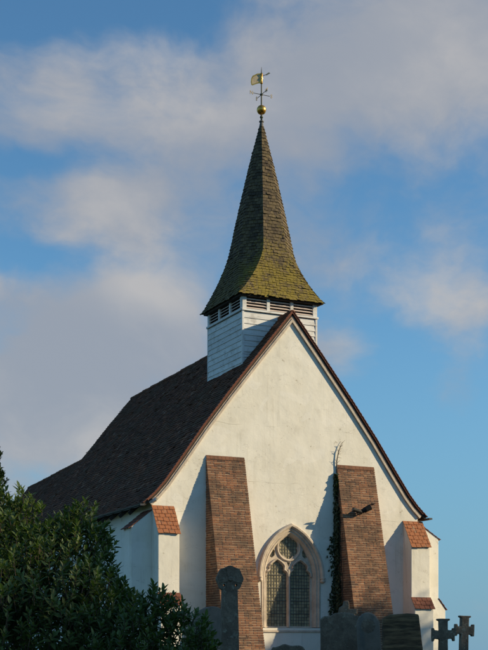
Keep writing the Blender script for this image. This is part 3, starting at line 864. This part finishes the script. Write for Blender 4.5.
sc_ = MB().lathe((0, 0, 1.40), [(.02, -.18), (.045, -.15), (.03, -.05), (.05, .0), (.03, .06), (.05, .16), (.02, .2)], 10); mk('spindle', sc_, 'gold', vane, smooth=True)

vane.scale = (.96, .96, .94)

# ------------------------------------------------------------------ floodlight on the right brick buttress
fp = on_y(361, 512, -.42); fpy = WY - (.035 + .243 * (6.60 - fp.z)) - .0
fl = link('floodlight', None, loc=(fp.x, fpy, fp.z), label='small dark twin-headed floodlight fixed to the brick buttress', cat='floodlight')
mk('bracket', MB().box(-.05, .05, -.02, .02, -.12, .06).tube([(0, 0, -.05), (0, -.16, -.06), (.0, -.18, .0)], .016, 8), 'black_metal', fl)
for nm, c, ax, ln, r in (('lamp_head', Vector((.03, -.2, .03)), Vector((.78, -.25, .42)), .26, .085), ('lamp_head', Vector((-.05, -.2, .0)), Vector((-.95, -.1, .18)), .30, .06)):
    ax.normalize(); h = MB().tube([c - ax * .06, c - ax * .03, c + ax * ln * .35, c + ax * ln, c + ax * ln], [.03, r * .75, r, r * 1.02, r * .9], 14)
    ho = mk(nm, h, 'black_metal', fl, smooth=False); mk('lens', MB().tube([c + ax * (ln + .001), c + ax * (ln + .006)], r * .86, 14), 'lens', ho)
    vz = MB().prism([tuple(c + ax * ln + v) for v in (Vector((-.07, 0, .06)), Vector((.07, 0, .06)), Vector((.07, .08, .07)), Vector((-.07, .08, .07)))],
                    [tuple(c + ax * (ln + .13) + v) for v in (Vector((-.04, 0, .04)), Vector((.04, 0, .04)), Vector((.04, .05, .05)), Vector((-.04, .05, .05)))]); mk('visor', vz, 'black_metal', ho)
wl = on_y(152, 501, .05)
sl_ = link('security_lamp', None, loc=(wl.x, .05, wl.z - .02), label='small white lamp tucked under the left verge foot above the tiled buttress', cat='lamp')
mk('lamp_body', MB().tube([(0, .08, -.06), (.0, 0, 0), (.07, -.09, .06), (.09, -.12, .085)], [.03, .045, .06, .065], 10), 'white_plastic', sl_, smooth=True)
mk('lamp_lens', MB().tube([(.091, -.121, .086), (.095, -.126, .09)], .055, 10), 'lens', sl_)


# ------------------------------------------------------------------ foliage helpers
def leaf_quads(mb, p, d, up, L, W, fold=.18, droop=.12):
    """one leaf of four faces: pointed oval, folded along its midrib"""
    d = d.normalized(); s = d.cross(up)
    if s.length < 1e-3: s = d.cross(Vector((1, .2, 0)))
    s.normalize(); n = s.cross(d)
    m1 = p + d * L * .45 - n * droop * L * .15; tip = p + d * L - n * droop * L
    a = p + d * L * .35 + s * W + n * fold * W; b = p + d * L * .35 - s * W + n * fold * W
    c = p + d * L * .72 + s * W * .72 + n * fold * W * .6 - n * droop * L * .45; e = p + d * L * .72 - s * W * .72 + n * fold * W * .6 - n * droop * L * .45
    m2 = p + d * L * .75 - n * droop * L * .5
    mb.add([p, a, c, tip, e, b, m1, m2], [(0, 6, 1), (6, 7, 2, 1), (7, 3, 2), (0, 5, 6), (6, 5, 4, 7), (7, 4, 3)])


def rdir(rnd):
    while True:
        v = Vector((rnd.uniform(-1, 1), rnd.uniform(-1, 1), rnd.uniform(-1, 1)))
        if .05 < v.length < 1: return v.normalized()


# ------------------------------------------------------------------ ivy on the right brick buttress
rnd = random.Random(21)
ivx = 1.52
ivy = link('ivy', None, loc=(ivx, WY - .5, 0), label='dark ivy climbing the shaded side of the brick buttress beside the window', cat='ivy')
iv_of = Vector((ivx, WY - .5, 0)); lv = MB(); stm = MB()
for s in range(6):
    y = WY - .03 - .16 * s * .5; pts = []; top = rnd.uniform(3.2, 6.4) if s else 6.5
    for i in range(16):
        z = -.1 + top * i / 15; yy = max(y, WY - (.03 + .19 * (6.6 - z))) + .04 * math.sin(i * 1.3 + s)
        pts.append(Vector((ivx - .012 + .01 * math.sin(i + s), min(yy, WY - .02), z)) - iv_of)
    stm.tube(pts, [.018 - .0008 * i for i in range(16)], 5)
tw = [Vector((ivx, WY - .03, 6.5)), Vector((ivx + .00, WY - .04, 6.85)), Vector((ivx + .05, WY - .05, 7.10)), Vector((ivx + .12, WY - .05, 7.28)), Vector((ivx + .19, WY - .04, 7.42))]
dt = MB().tube([p - iv_of for p in tw], [.018, .016, .013, .010, .005], 6)
for i in range(26):
    k = rnd.random() * 3.6; a = tw[int(k)].lerp(tw[int(k) + 1], k % 1) - iv_of; e = a + Vector((rnd.uniform(-.10, .12), rnd.uniform(-.06, .0), rnd.uniform(-.03, .14)))
    dt.tube([a, e], [.006, .003], 4)
mk('dead_shoot', dt, 'dead_twig', ivy)
for i in range(4200):
    t = rnd.random(); z = .2 + 6.25 * t ** .9
    dep = .035 + .243 * (6.6 - z); band = min(dep, .22 + .45 * max(0, (4.0 - z) / 4)) if z < 5.6 else min(dep, .12)
    if mnoise.noise((z * 1.6, 2.2, .5)) + rnd.uniform(-.5, .6) < -.15 * (z > 3): continue
    on_wall = rnd.random() < (.55 if z < 3.7 else .22)
    if on_wall:
        wl_ = .34 * max(0.0, .35 + .65 * mnoise.noise((z * 1.1, 7.7, 0)) + .25) * (1 if z < 4.6 else .35)
        p = Vector((ivx - rnd.random() ** 2.2 * wl_ - .02, WY - rnd.uniform(.02, .09), z)); nrm = Vector((rnd.uniform(-.5, .3), -1, rnd.uniform(-.2, .5)))
    else:
        y = WY - rnd.random() * band
        p = Vector((ivx - rnd.uniform(.0, .10), y, z)); nrm = Vector((-1, rnd.uniform(-.7, .3), rnd.uniform(-.3, .5)))
    d = (Vector((0, 0, -1)) + rdir(rnd) * .8); leaf_quads(lv, p - iv_of, d, nrm, rnd.uniform(.05, .10), rnd.uniform(.022, .042), .2, .1)
stem_o = mk('stem', stm, 'bark', ivy); mk('leaves', lv, 'ivy_leaf', ivy, kind='stuff')

# ------------------------------------------------------------------ gravestones (positions from their tops, standing on the hilltop)


def stand(u, v, dist):
    """point under a pixel at a distance: ground position and the height of the pixel above that ground"""
    p = at_d(u, v, dist); gz = ground_z(p.x, p.y); return Vector((p.x, p.y, gz - .06)), p.z - gz + .06


def stone(name, outline, th, pos, rz, mat, label, cat, tilt=(0, 0), bevel=.02, group=None):
    rough_ = []; jr = random.Random(len(label))
    for (xa, za), (xb, zb) in zip(outline, outline[1:] + outline[:1]):      # worn, slightly chipped edges
        m = max(1, int(math.hypot(xb - xa, zb - za) / .055))
        for i in range(m):
            k = i / m; ch = .013 if jr.random() < .10 else .004; x, z = xa + (xb - xa) * k, za + (zb - za) * k
            rough_.append((x * (1 - ch * jr.random() / max(.12, abs(x)) * .6), z - (ch * jr.random() if z > .2 else 0)))
    mb = fill2d(rough_, [], -th / 2, th / 2); me = mb.mesh(name, mat, False, True)
    bm = bmesh.new(); bm.from_mesh(me)
    bmesh.ops.dissolve_limit(bm, angle_limit=.02, verts=bm.verts, edges=bm.edges)
    bmesh.ops.bevel(bm, geom=[e for e in bm.edges if e.calc_face_angle(0) > .6], offset=bevel, segments=2, affect='EDGES', profile=.6, clamp_overlap=True)
    bm.to_mesh(me); bm.free()
    o = link(name, me, None, pos, label=label, cat=cat, group=group); o.rotation_euler = (tilt[0], tilt[1], rz)
    return o


FACE = -YAW                                   # roughly square to the path the photographer stood on


def arc(cx, cz, r, a0, a1, n=10): return [(cx + r * math.cos(rad(a0 + (a1 - a0) * i / n)), cz + r * math.sin(rad(a0 + (a1 - a0) * i / n))) for i in range(n + 1)]


# wheel-headed cross pillar
pos, H = stand(229.5, 566, 20); px = 20 / F
pil = link('wheel_cross_monument', None, loc=pos, label='tall dark wheel-headed stone cross on a tapering shaft before brick buttress', cat='gravestone'); pil.rotation_euler = (0, 0, FACE + .15)
hc = H - .205
shf = MB().hexa([(-.17, -.12, 0), (.17, -.12, 0), (.17, .12, 0), (-.17, .12, 0), (-.118, -.095, hc - .13), (.118, -.095, hc - .13), (.118, .095, hc - .13), (-.118, .095, hc - .13)]); mk('shaft', shf, 'grave', pil, bevel=.015)
rim = [(x, z) for x, z in [((.195 + .016 * math.cos(4 * a) ** 2) * math.sin(a), hc + (.195 + .016 * math.cos(4 * a) ** 2) * math.cos(a)) for a in [k * 2 * math.pi / 40 for k in range(40)]]]
eyes = [[(.135 * math.sin(q) + .020 * math.cos(t), hc + .135 * math.cos(q) + .020 * math.sin(t)) for t in [k * math.pi / 4 for k in range(8)]] for q in [rad(135), rad(225)]]
hd_ = mk('wheel_head', fill2d(rim, eyes, -.085, .085), 'grave', pil)
crs = MB()
for a in range(4):
    c, s = math.cos(a * math.pi / 2), math.sin(a * math.pi / 2); q = [(-.035, 0), (.035, 0), (.065, .185), (-.065, .185)]
    crs.prism([(x * c - z * s, -.10, hc + x * s + z * c) for x, z in q], [(x * c - z * s, -.086, hc + x * s + z * c) for x, z in q])
mk('carved_cross', crs, 'grave', hd_); mk('boss', MB().tube([(0, -.101, hc), (0, -.125, hc)], [.045, .025], 12), 'grave', hd_)
mk('plinth', MB().box(-.30, .30, -.24, .24, 0, .32), 'grave', pil, bevel=.03)

# pale shouldered headstone behind it
pos, H = stand(209, 606, 21.5); w_ = .33
out_ = [(-.36, 0), (.36, 0), (.36, H - .35), (.30, H - .34), (.30, H - .22)] + [(.30 - .6 * t, H - .22 + .22 * math.sin(math.pi * (.12 + .88 * t)) ** .8) for t in [k / 12 for k in range(1, 12)]] + [(-.30, H - .26), (-.30, H - .34), (-.36, H - .35)]
stone('headstone', out_, .12, pos, FACE + .25, 'pale_grave', 'pale grey shouldered headstone half hidden by the wheel cross and bush', 'gravestone')
# low ornate-topped stone below the window
pos, H = stand(288, 645.5, 20)
out_ = [(-.31, 0), (.31, 0), (.31, H - .10), (.27, H - .075), (.24, H - .02)] + [(.24 - .48 * t, H - .02 + .035 * math.sin(math.pi * t) + .012 * math.sin(math.pi * 4 * t)) for t in [k / 12 for k in range(1, 12)]] + [(-.24, H - .02), (-.27, H - .075), (-.31, H - .10)]
stone('headstone', out_, .12, pos, FACE, 'grave', 'low dark headstone with scalloped top just below the window sill', 'gravestone')
# broad dark headstone with a serpentine top
pos, H = stand(343, 612.5, 20); px = 20 / F; hw = 22.5 * px
out_ = [(-hw, 0), (hw, 0), (hw, H - .10)] + [(hw * (1 - 2 * t), H - .10 + .10 * (math.sin(math.pi * t) ** .55) - .028 * math.exp(-((t - .2) / .07) ** 2) - .028 * math.exp(-((t - .8) / .07) ** 2)) for t in [k / 22 for k in range(1, 22)]] + [(-hw, H - .10)]
stone('headstone', out_, .13, pos, FACE, 'grave', 'broad dark headstone with a curved serpentine top beside the window', 'gravestone')
# narrow round-headed stone
pos, H = stand(373.5, 612, 19.3); px = 19.3 / F; hw = 11.5 * px
out_ = [(-hw, 0), (hw * 1.25, 0), (hw, H - hw * 1.15)] + arc(0, H - hw * 1.15, hw, 8, 172, 14)[0:] + [(-hw, H - hw * 1.15)]
out_ = [(x, z if z < H - hw * 1.15 else H - hw * 1.15 + (z - H + hw * 1.15) * 1.15) for x, z in out_]
nh = stone('headstone', out_, .11, pos, FACE - .05, 'pale_grave', 'narrow grey round-headed headstone between two broad dark stones', 'gravestone', tilt=(0, -.05))
ins = MB().prism([(hw * .62 * math.cos(t), -.058, H - hw * 1.2 + hw * .62 * math.sin(t)) for t in [k * math.pi / 8 for k in range(16)]], [(hw * .62 * math.cos(t), -.05, H - hw * 1.2 + hw * .62 * math.sin(t)) for t in [k * math.pi / 8 for k in range(16)]]); mk('carved_roundel', ins, 'grave', nh)
# broad brown stone leaning beside it
pos, H = stand(403, 613.5, 18.6); px = 18.6 / F
out_ = [(-.29, 0), (.34, 0), (.29, H - .5), (.235, H - .005), (.06, H + .005), (-.17, H - .012), (-.29, H - .055)]
stone('headstone', out_, .16, pos, FACE, 'brown_grave', 'broad brown-streaked leaning headstone with a flat top by corner buttress', 'gravestone', tilt=(-.05, 0), bevel=.03)
# small broken cross behind the broad headstone
pos, H = stand(346, 600.5, 24)
out_ = [(-.17, 0), (.17, 0), (.17, H - .26), (.21, H - .25), (.21, H - .15), (.06, H - .15), (.06, H - .06), (.045, H), (-.045, H - .01), (-.06, H - .09), (-.13, H - .13), (-.15, H - .26)]
stone('cross_headstone', out_, .13, pos, FACE, 'grave', 'small chipped cross standing behind the broad serpentine headstone', 'gravestone')


def cross(u, v, dist, w, label, rz, lean):
    pos, H = stand(u, v, dist); s = w / 2; a = .072; fl_ = .108
    o_ = [(-.10, 0), (.10, 0), (a, H - .42), (a, H - .26 - a), (s - .04, H - .26 - a), (s - .035, H - .26 - fl_), (s, H - .26 - fl_), (s, H - .26 + fl_), (s - .035, H - .26 + fl_), (s - .04, H - .26 + a), (a, H - .26 + a), (a, H - .035), (fl_, H - .03), (fl_, H),
          (-fl_, H), (-fl_, H - .03), (-a, H - .035), (-a, H - .26 + a), (-s + .04, H - .26 + a), (-s + .035, H - .26 + fl_), (-s, H - .26 + fl_), (-s, H - .26 - fl_), (-s + .035, H - .26 - fl_), (-s + .04, H - .26 - a), (-a, H - .26 - a), (-a, H - .42)]
    c = stone('cross_headstone', o_, .14, pos, rz, 'grave', label, 'gravestone', tilt=(0, lean), bevel=.016)
    st = MB().box(-.24, .24, -.2, .2, 0, .22); mk('plinth', st, 'grave', c, bevel=.02)


cross(443, 618.5, 21, .38, 'stone cross with flared arms, the broader of a pair beyond the corner buttress', FACE, .0)
cross(461.5, 615.5, 23, .35, 'slimmer stone cross overlapping behind its broader neighbour against the sky', FACE + .1, .03)

# ------------------------------------------------------------------ evergreen shrub in the foreground
rnd = random.Random(5)
BD = 16.0; base = at_d(70, 640, BD); base.z = ground_z(base.x, base.y)
shrub = link('evergreen_shrub', None, loc=base, label='large glossy dark green shrub with upright leaf whorls hiding the church corner', cat='shrub')
px = BD / F
# lobes as (photo column, photo row of centre, radius in px, depth offset m)
lobes = [(8, 565, 66, .3), (62, 566, 52, .0), (40, 625, 90, -.6), (88, 540, 26, .2), (96, 590, 34, .1), (108, 622, 44, -.2), (146, 624, 38, .2), (176, 640, 38, .0), (-40, 580, 90, .2), (84, 520, 20, .4), (24, 520, 22, .5), (52, 532, 22, .1), (-10, 540, 56, .6), (194, 640, 26, .3), (160, 614, 28, .1), (100, 670, 80, -.5), (0, 680, 120, -.6), (150, 660, 50, -.2), (68, 530, 20, .4)]
LB = []
for u, v, r, dd in lobes:
    c = at_d(u, v, BD + dd); LB.append((c - base, r * (BD + dd) / F))
foliage = MB(); singles = []; twigs = MB(); nsh = 0
leafcnt = 0
for c, r in LB:
    n = max(34, int(165 * (r / .6) ** 2))
    for i in range(n):
        d = rdir(rnd); d.y -= .0
        k = rnd.uniform(.62, 1.0) ** .6
        bump_ = 1 + .22 * mnoise.noise((d.x * 2.6 + c.x, d.y * 2.6 + c.y, d.z * 2.6 + c.z)) + rnd.uniform(-.08, .16)
        p = c + d * r * k * bump_
        if p.z < .15: continue
        inner = any((p - c2).length < r2 * .55 for c2, r2 in LB)
        if inner: continue
        ax = (d * .55 + Vector((0, 0, .9)) + rdir(rnd) * .38).normalized()
        ln = rnd.uniform(.12, .26); twigs.tube([p - ax * ln * 1.3, p], [.006, .003], 4, cap=False)
        nl = rnd.randint(8, 12); ph = rnd.random() * 6.3
        u_ = ax.cross(Vector((.3, 1, .1))).normalized(); w2 = ax.cross(u_)
        for j in range(nl):
            a = ph + j * 2.4; t = j / nl
            ld_ = ax * (.35 + .75 * t) + (u_ * math.cos(a) + w2 * math.sin(a)) * (1.0 - .45 * t)
            q = p - ax * ln * (1 - t) * .9
            L_ = rnd.uniform(.075, .15) * (1 - .25 * t)
            if d.dot(-FWD) > .55 and k > .93 and len(singles) < 300 and rnd.random() < .12 and 0 < (CX + F * ((base + p - CAM).dot(RGT)) / ((base + p - CAM).dot(FWD))) < 215 and p.z > 1.2:
                singles.append((q, ld_.normalized(), ax, L_))
            else:
                leaf_quads(foliage, q, ld_, ax, L_, L_ * .20, .25, .10); leafcnt += 1
fo = mk('foliage', foliage, 'leaf', shrub, kind='stuff'); mk('twigs', twigs, 'bark', shrub, kind='stuff')
one = MB(); leaf_quads(one, Vector((0, 0, 0)), Vector((0, 1, 0)), Vector((0, 0, 1)), .11, .022, .25, .10); lme = one.mesh('leaf', 'leaf')
for q, d, ax, L_ in singles:
    s = d.cross(ax).normalized(); n = s.cross(d); M = Matrix((s, d, n)).transposed().to_4x4(); M.translation = q
    o = link('leaf', lme, shrub); o.matrix_local = M @ Matrix.Scale(L_ / .11, 4)
st_ = MB()
for i in range(7):
    a = i * .9; e = LB[i][0]; st_.tube([Vector((.12 * math.cos(a), .12 * math.sin(a), -.05)), Vector((.2 * math.cos(a), .2 * math.sin(a), .5)) + e * .15, e * .75 + Vector((0, 0, .2)), e], [.05, .04, .025, .01], 6)
mk('stems', st_, 'bark', shrub)

# ------------------------------------------------------------------ columnar yew behind the shrub
rnd = random.Random(9)
yb_ = at_d(-30, 640, 24); yb_.z = ground_z(yb_.x, yb_.y); yew = link('yew_tree', None, loc=yb_, label='dark columnar yew rising behind the glossy shrub', cat='tree')
ym = MB(); tk = MB().tube([(0, 0, -.1), (0, .02, 2), (.03, 0, 4), (0, 0, 5)], [.16, .12, .07, .02], 8)
for i in range(1900):
    z = .3 + 4.95 * rnd.random() ** .8; R = .74 * (1 - ((z - 2.6) / 2.85) ** 2 * .62) * (1 if z < 4.6 else max(.12, (5.45 - z) / .85)); a = rnd.random() * 6.283
    R *= rnd.uniform(.55, 1.05) * (1 + .18 * mnoise.noise((math.cos(a) * 2, math.sin(a) * 2, z * 1.4)))
    p = Vector((R * math.cos(a), R * math.sin(a), z)); ax = (Vector((math.cos(a) * .45, math.sin(a) * .45, 1)) + rdir(rnd) * .3).normalized()
    if i % 6 == 0: tk.tube([Vector((0, 0, max(.2, z - .5))), p], [.02, .006], 4, cap=False)
    ln = rnd.uniform(.16, .30); u_ = ax.cross(Vector((.3, 1, .1))).normalized(); w2 = ax.cross(u_)
    for j in range(40):
        t = rnd.random(); b = rnd.random() * 6.283
        leaf_quads(ym, p + ax * ln * (t - .4), ax * .8 + (u_ * math.cos(b) + w2 * math.sin(b)) * .8, ax, rnd.uniform(.05, .085), .014, .1, .1)
mk('trunk', tk, 'bark', yew); mk('crown', ym, 'yew_leaf', yew, kind='stuff'); yew.scale = (1.0, 1.0, 1.07)

# ------------------------------------------------------------------ trees along the churchyard edge, towards the sun; they shade the graves
sh_ = Vector((SUN.x, SUN.y, 0)).normalized(); along = Vector((sh_.y, -sh_.x, 0)) * -1
if along.y > 0: along = -along


def tree_mesh(seed):
    rnd = random.Random(seed); cr = MB(); tr_ = MB(); H = 12.0
    tr_.tube([(0, 0, -.3), (.05, 0, 2), (.1, .05, 5), (0, .1, 8), (0, 0, 10.6)], [.36, .29, .23, .14, .04], 9)
    cl = []
    for i in range(46):
        z = rnd.uniform(3.2, 11.2); t = (z - 3.2) / 8; R = 3.1 * math.sin(math.pi * (.20 + .72 * t)) ** .8 * rnd.uniform(.35, .95); a = rnd.random() * 6.283
        c = Vector((R * math.cos(a), R * math.sin(a), z)); cl.append((c, rnd.uniform(.8, 1.35)))
        if i % 2 == 0: tr_.tube([(0, 0, max(2.2, z - 1.6)), c * .5 + Vector((0, 0, z * .5 - .5)), c], [.08, .05, .015], 5, cap=False)
    for c, r in cl:
        for j in range(150):
            d = rdir(rnd); p = c + d * r * rnd.uniform(.3, 1.0); leaf_quads(cr, p, rdir(rnd) + Vector((0, 0, -.3)), d, rnd.uniform(.22, .34), rnd.uniform(.07, .11), .15, .2)
    return cr.mesh('crown', 'tree_leaf'), tr_.mesh('trunk', 'bark')


tms = [tree_mesh(31), tree_mesh(47)]
o0 = Vector((0, 0, 0)) + sh_ * 31
for i, (s, h, off) in enumerate([(-4.5, 14.3, 0), (0.3, 14.5, .8), (4.6, 14.6, -.5), (9.0, 15.0, .6), (13.3, 15.8, -.4), (17.6, 16.6, .7), (21.8, 17.4, 0), (26.0, 17.8, .5), (30.0, 17.4, 0)]):
    p = o0 + along * s + sh_ * off; p.z = ground_z(p.x, p.y); c, t_ = tms[i % 2]
    t = link('churchyard_tree', None, loc=p, label='tall leafy tree in the row along the churchyard edge', cat='tree', group='trees along the churchyard edge')
    k = (h - p.z) / 12.2; t.scale = (k, k, k); t.rotation_euler = (0, 0, i * 1.7)
    link('crown', c, t, kind='stuff'); link('trunk', t_, t)
print('leaves', leafcnt, 'singles', len(singles))
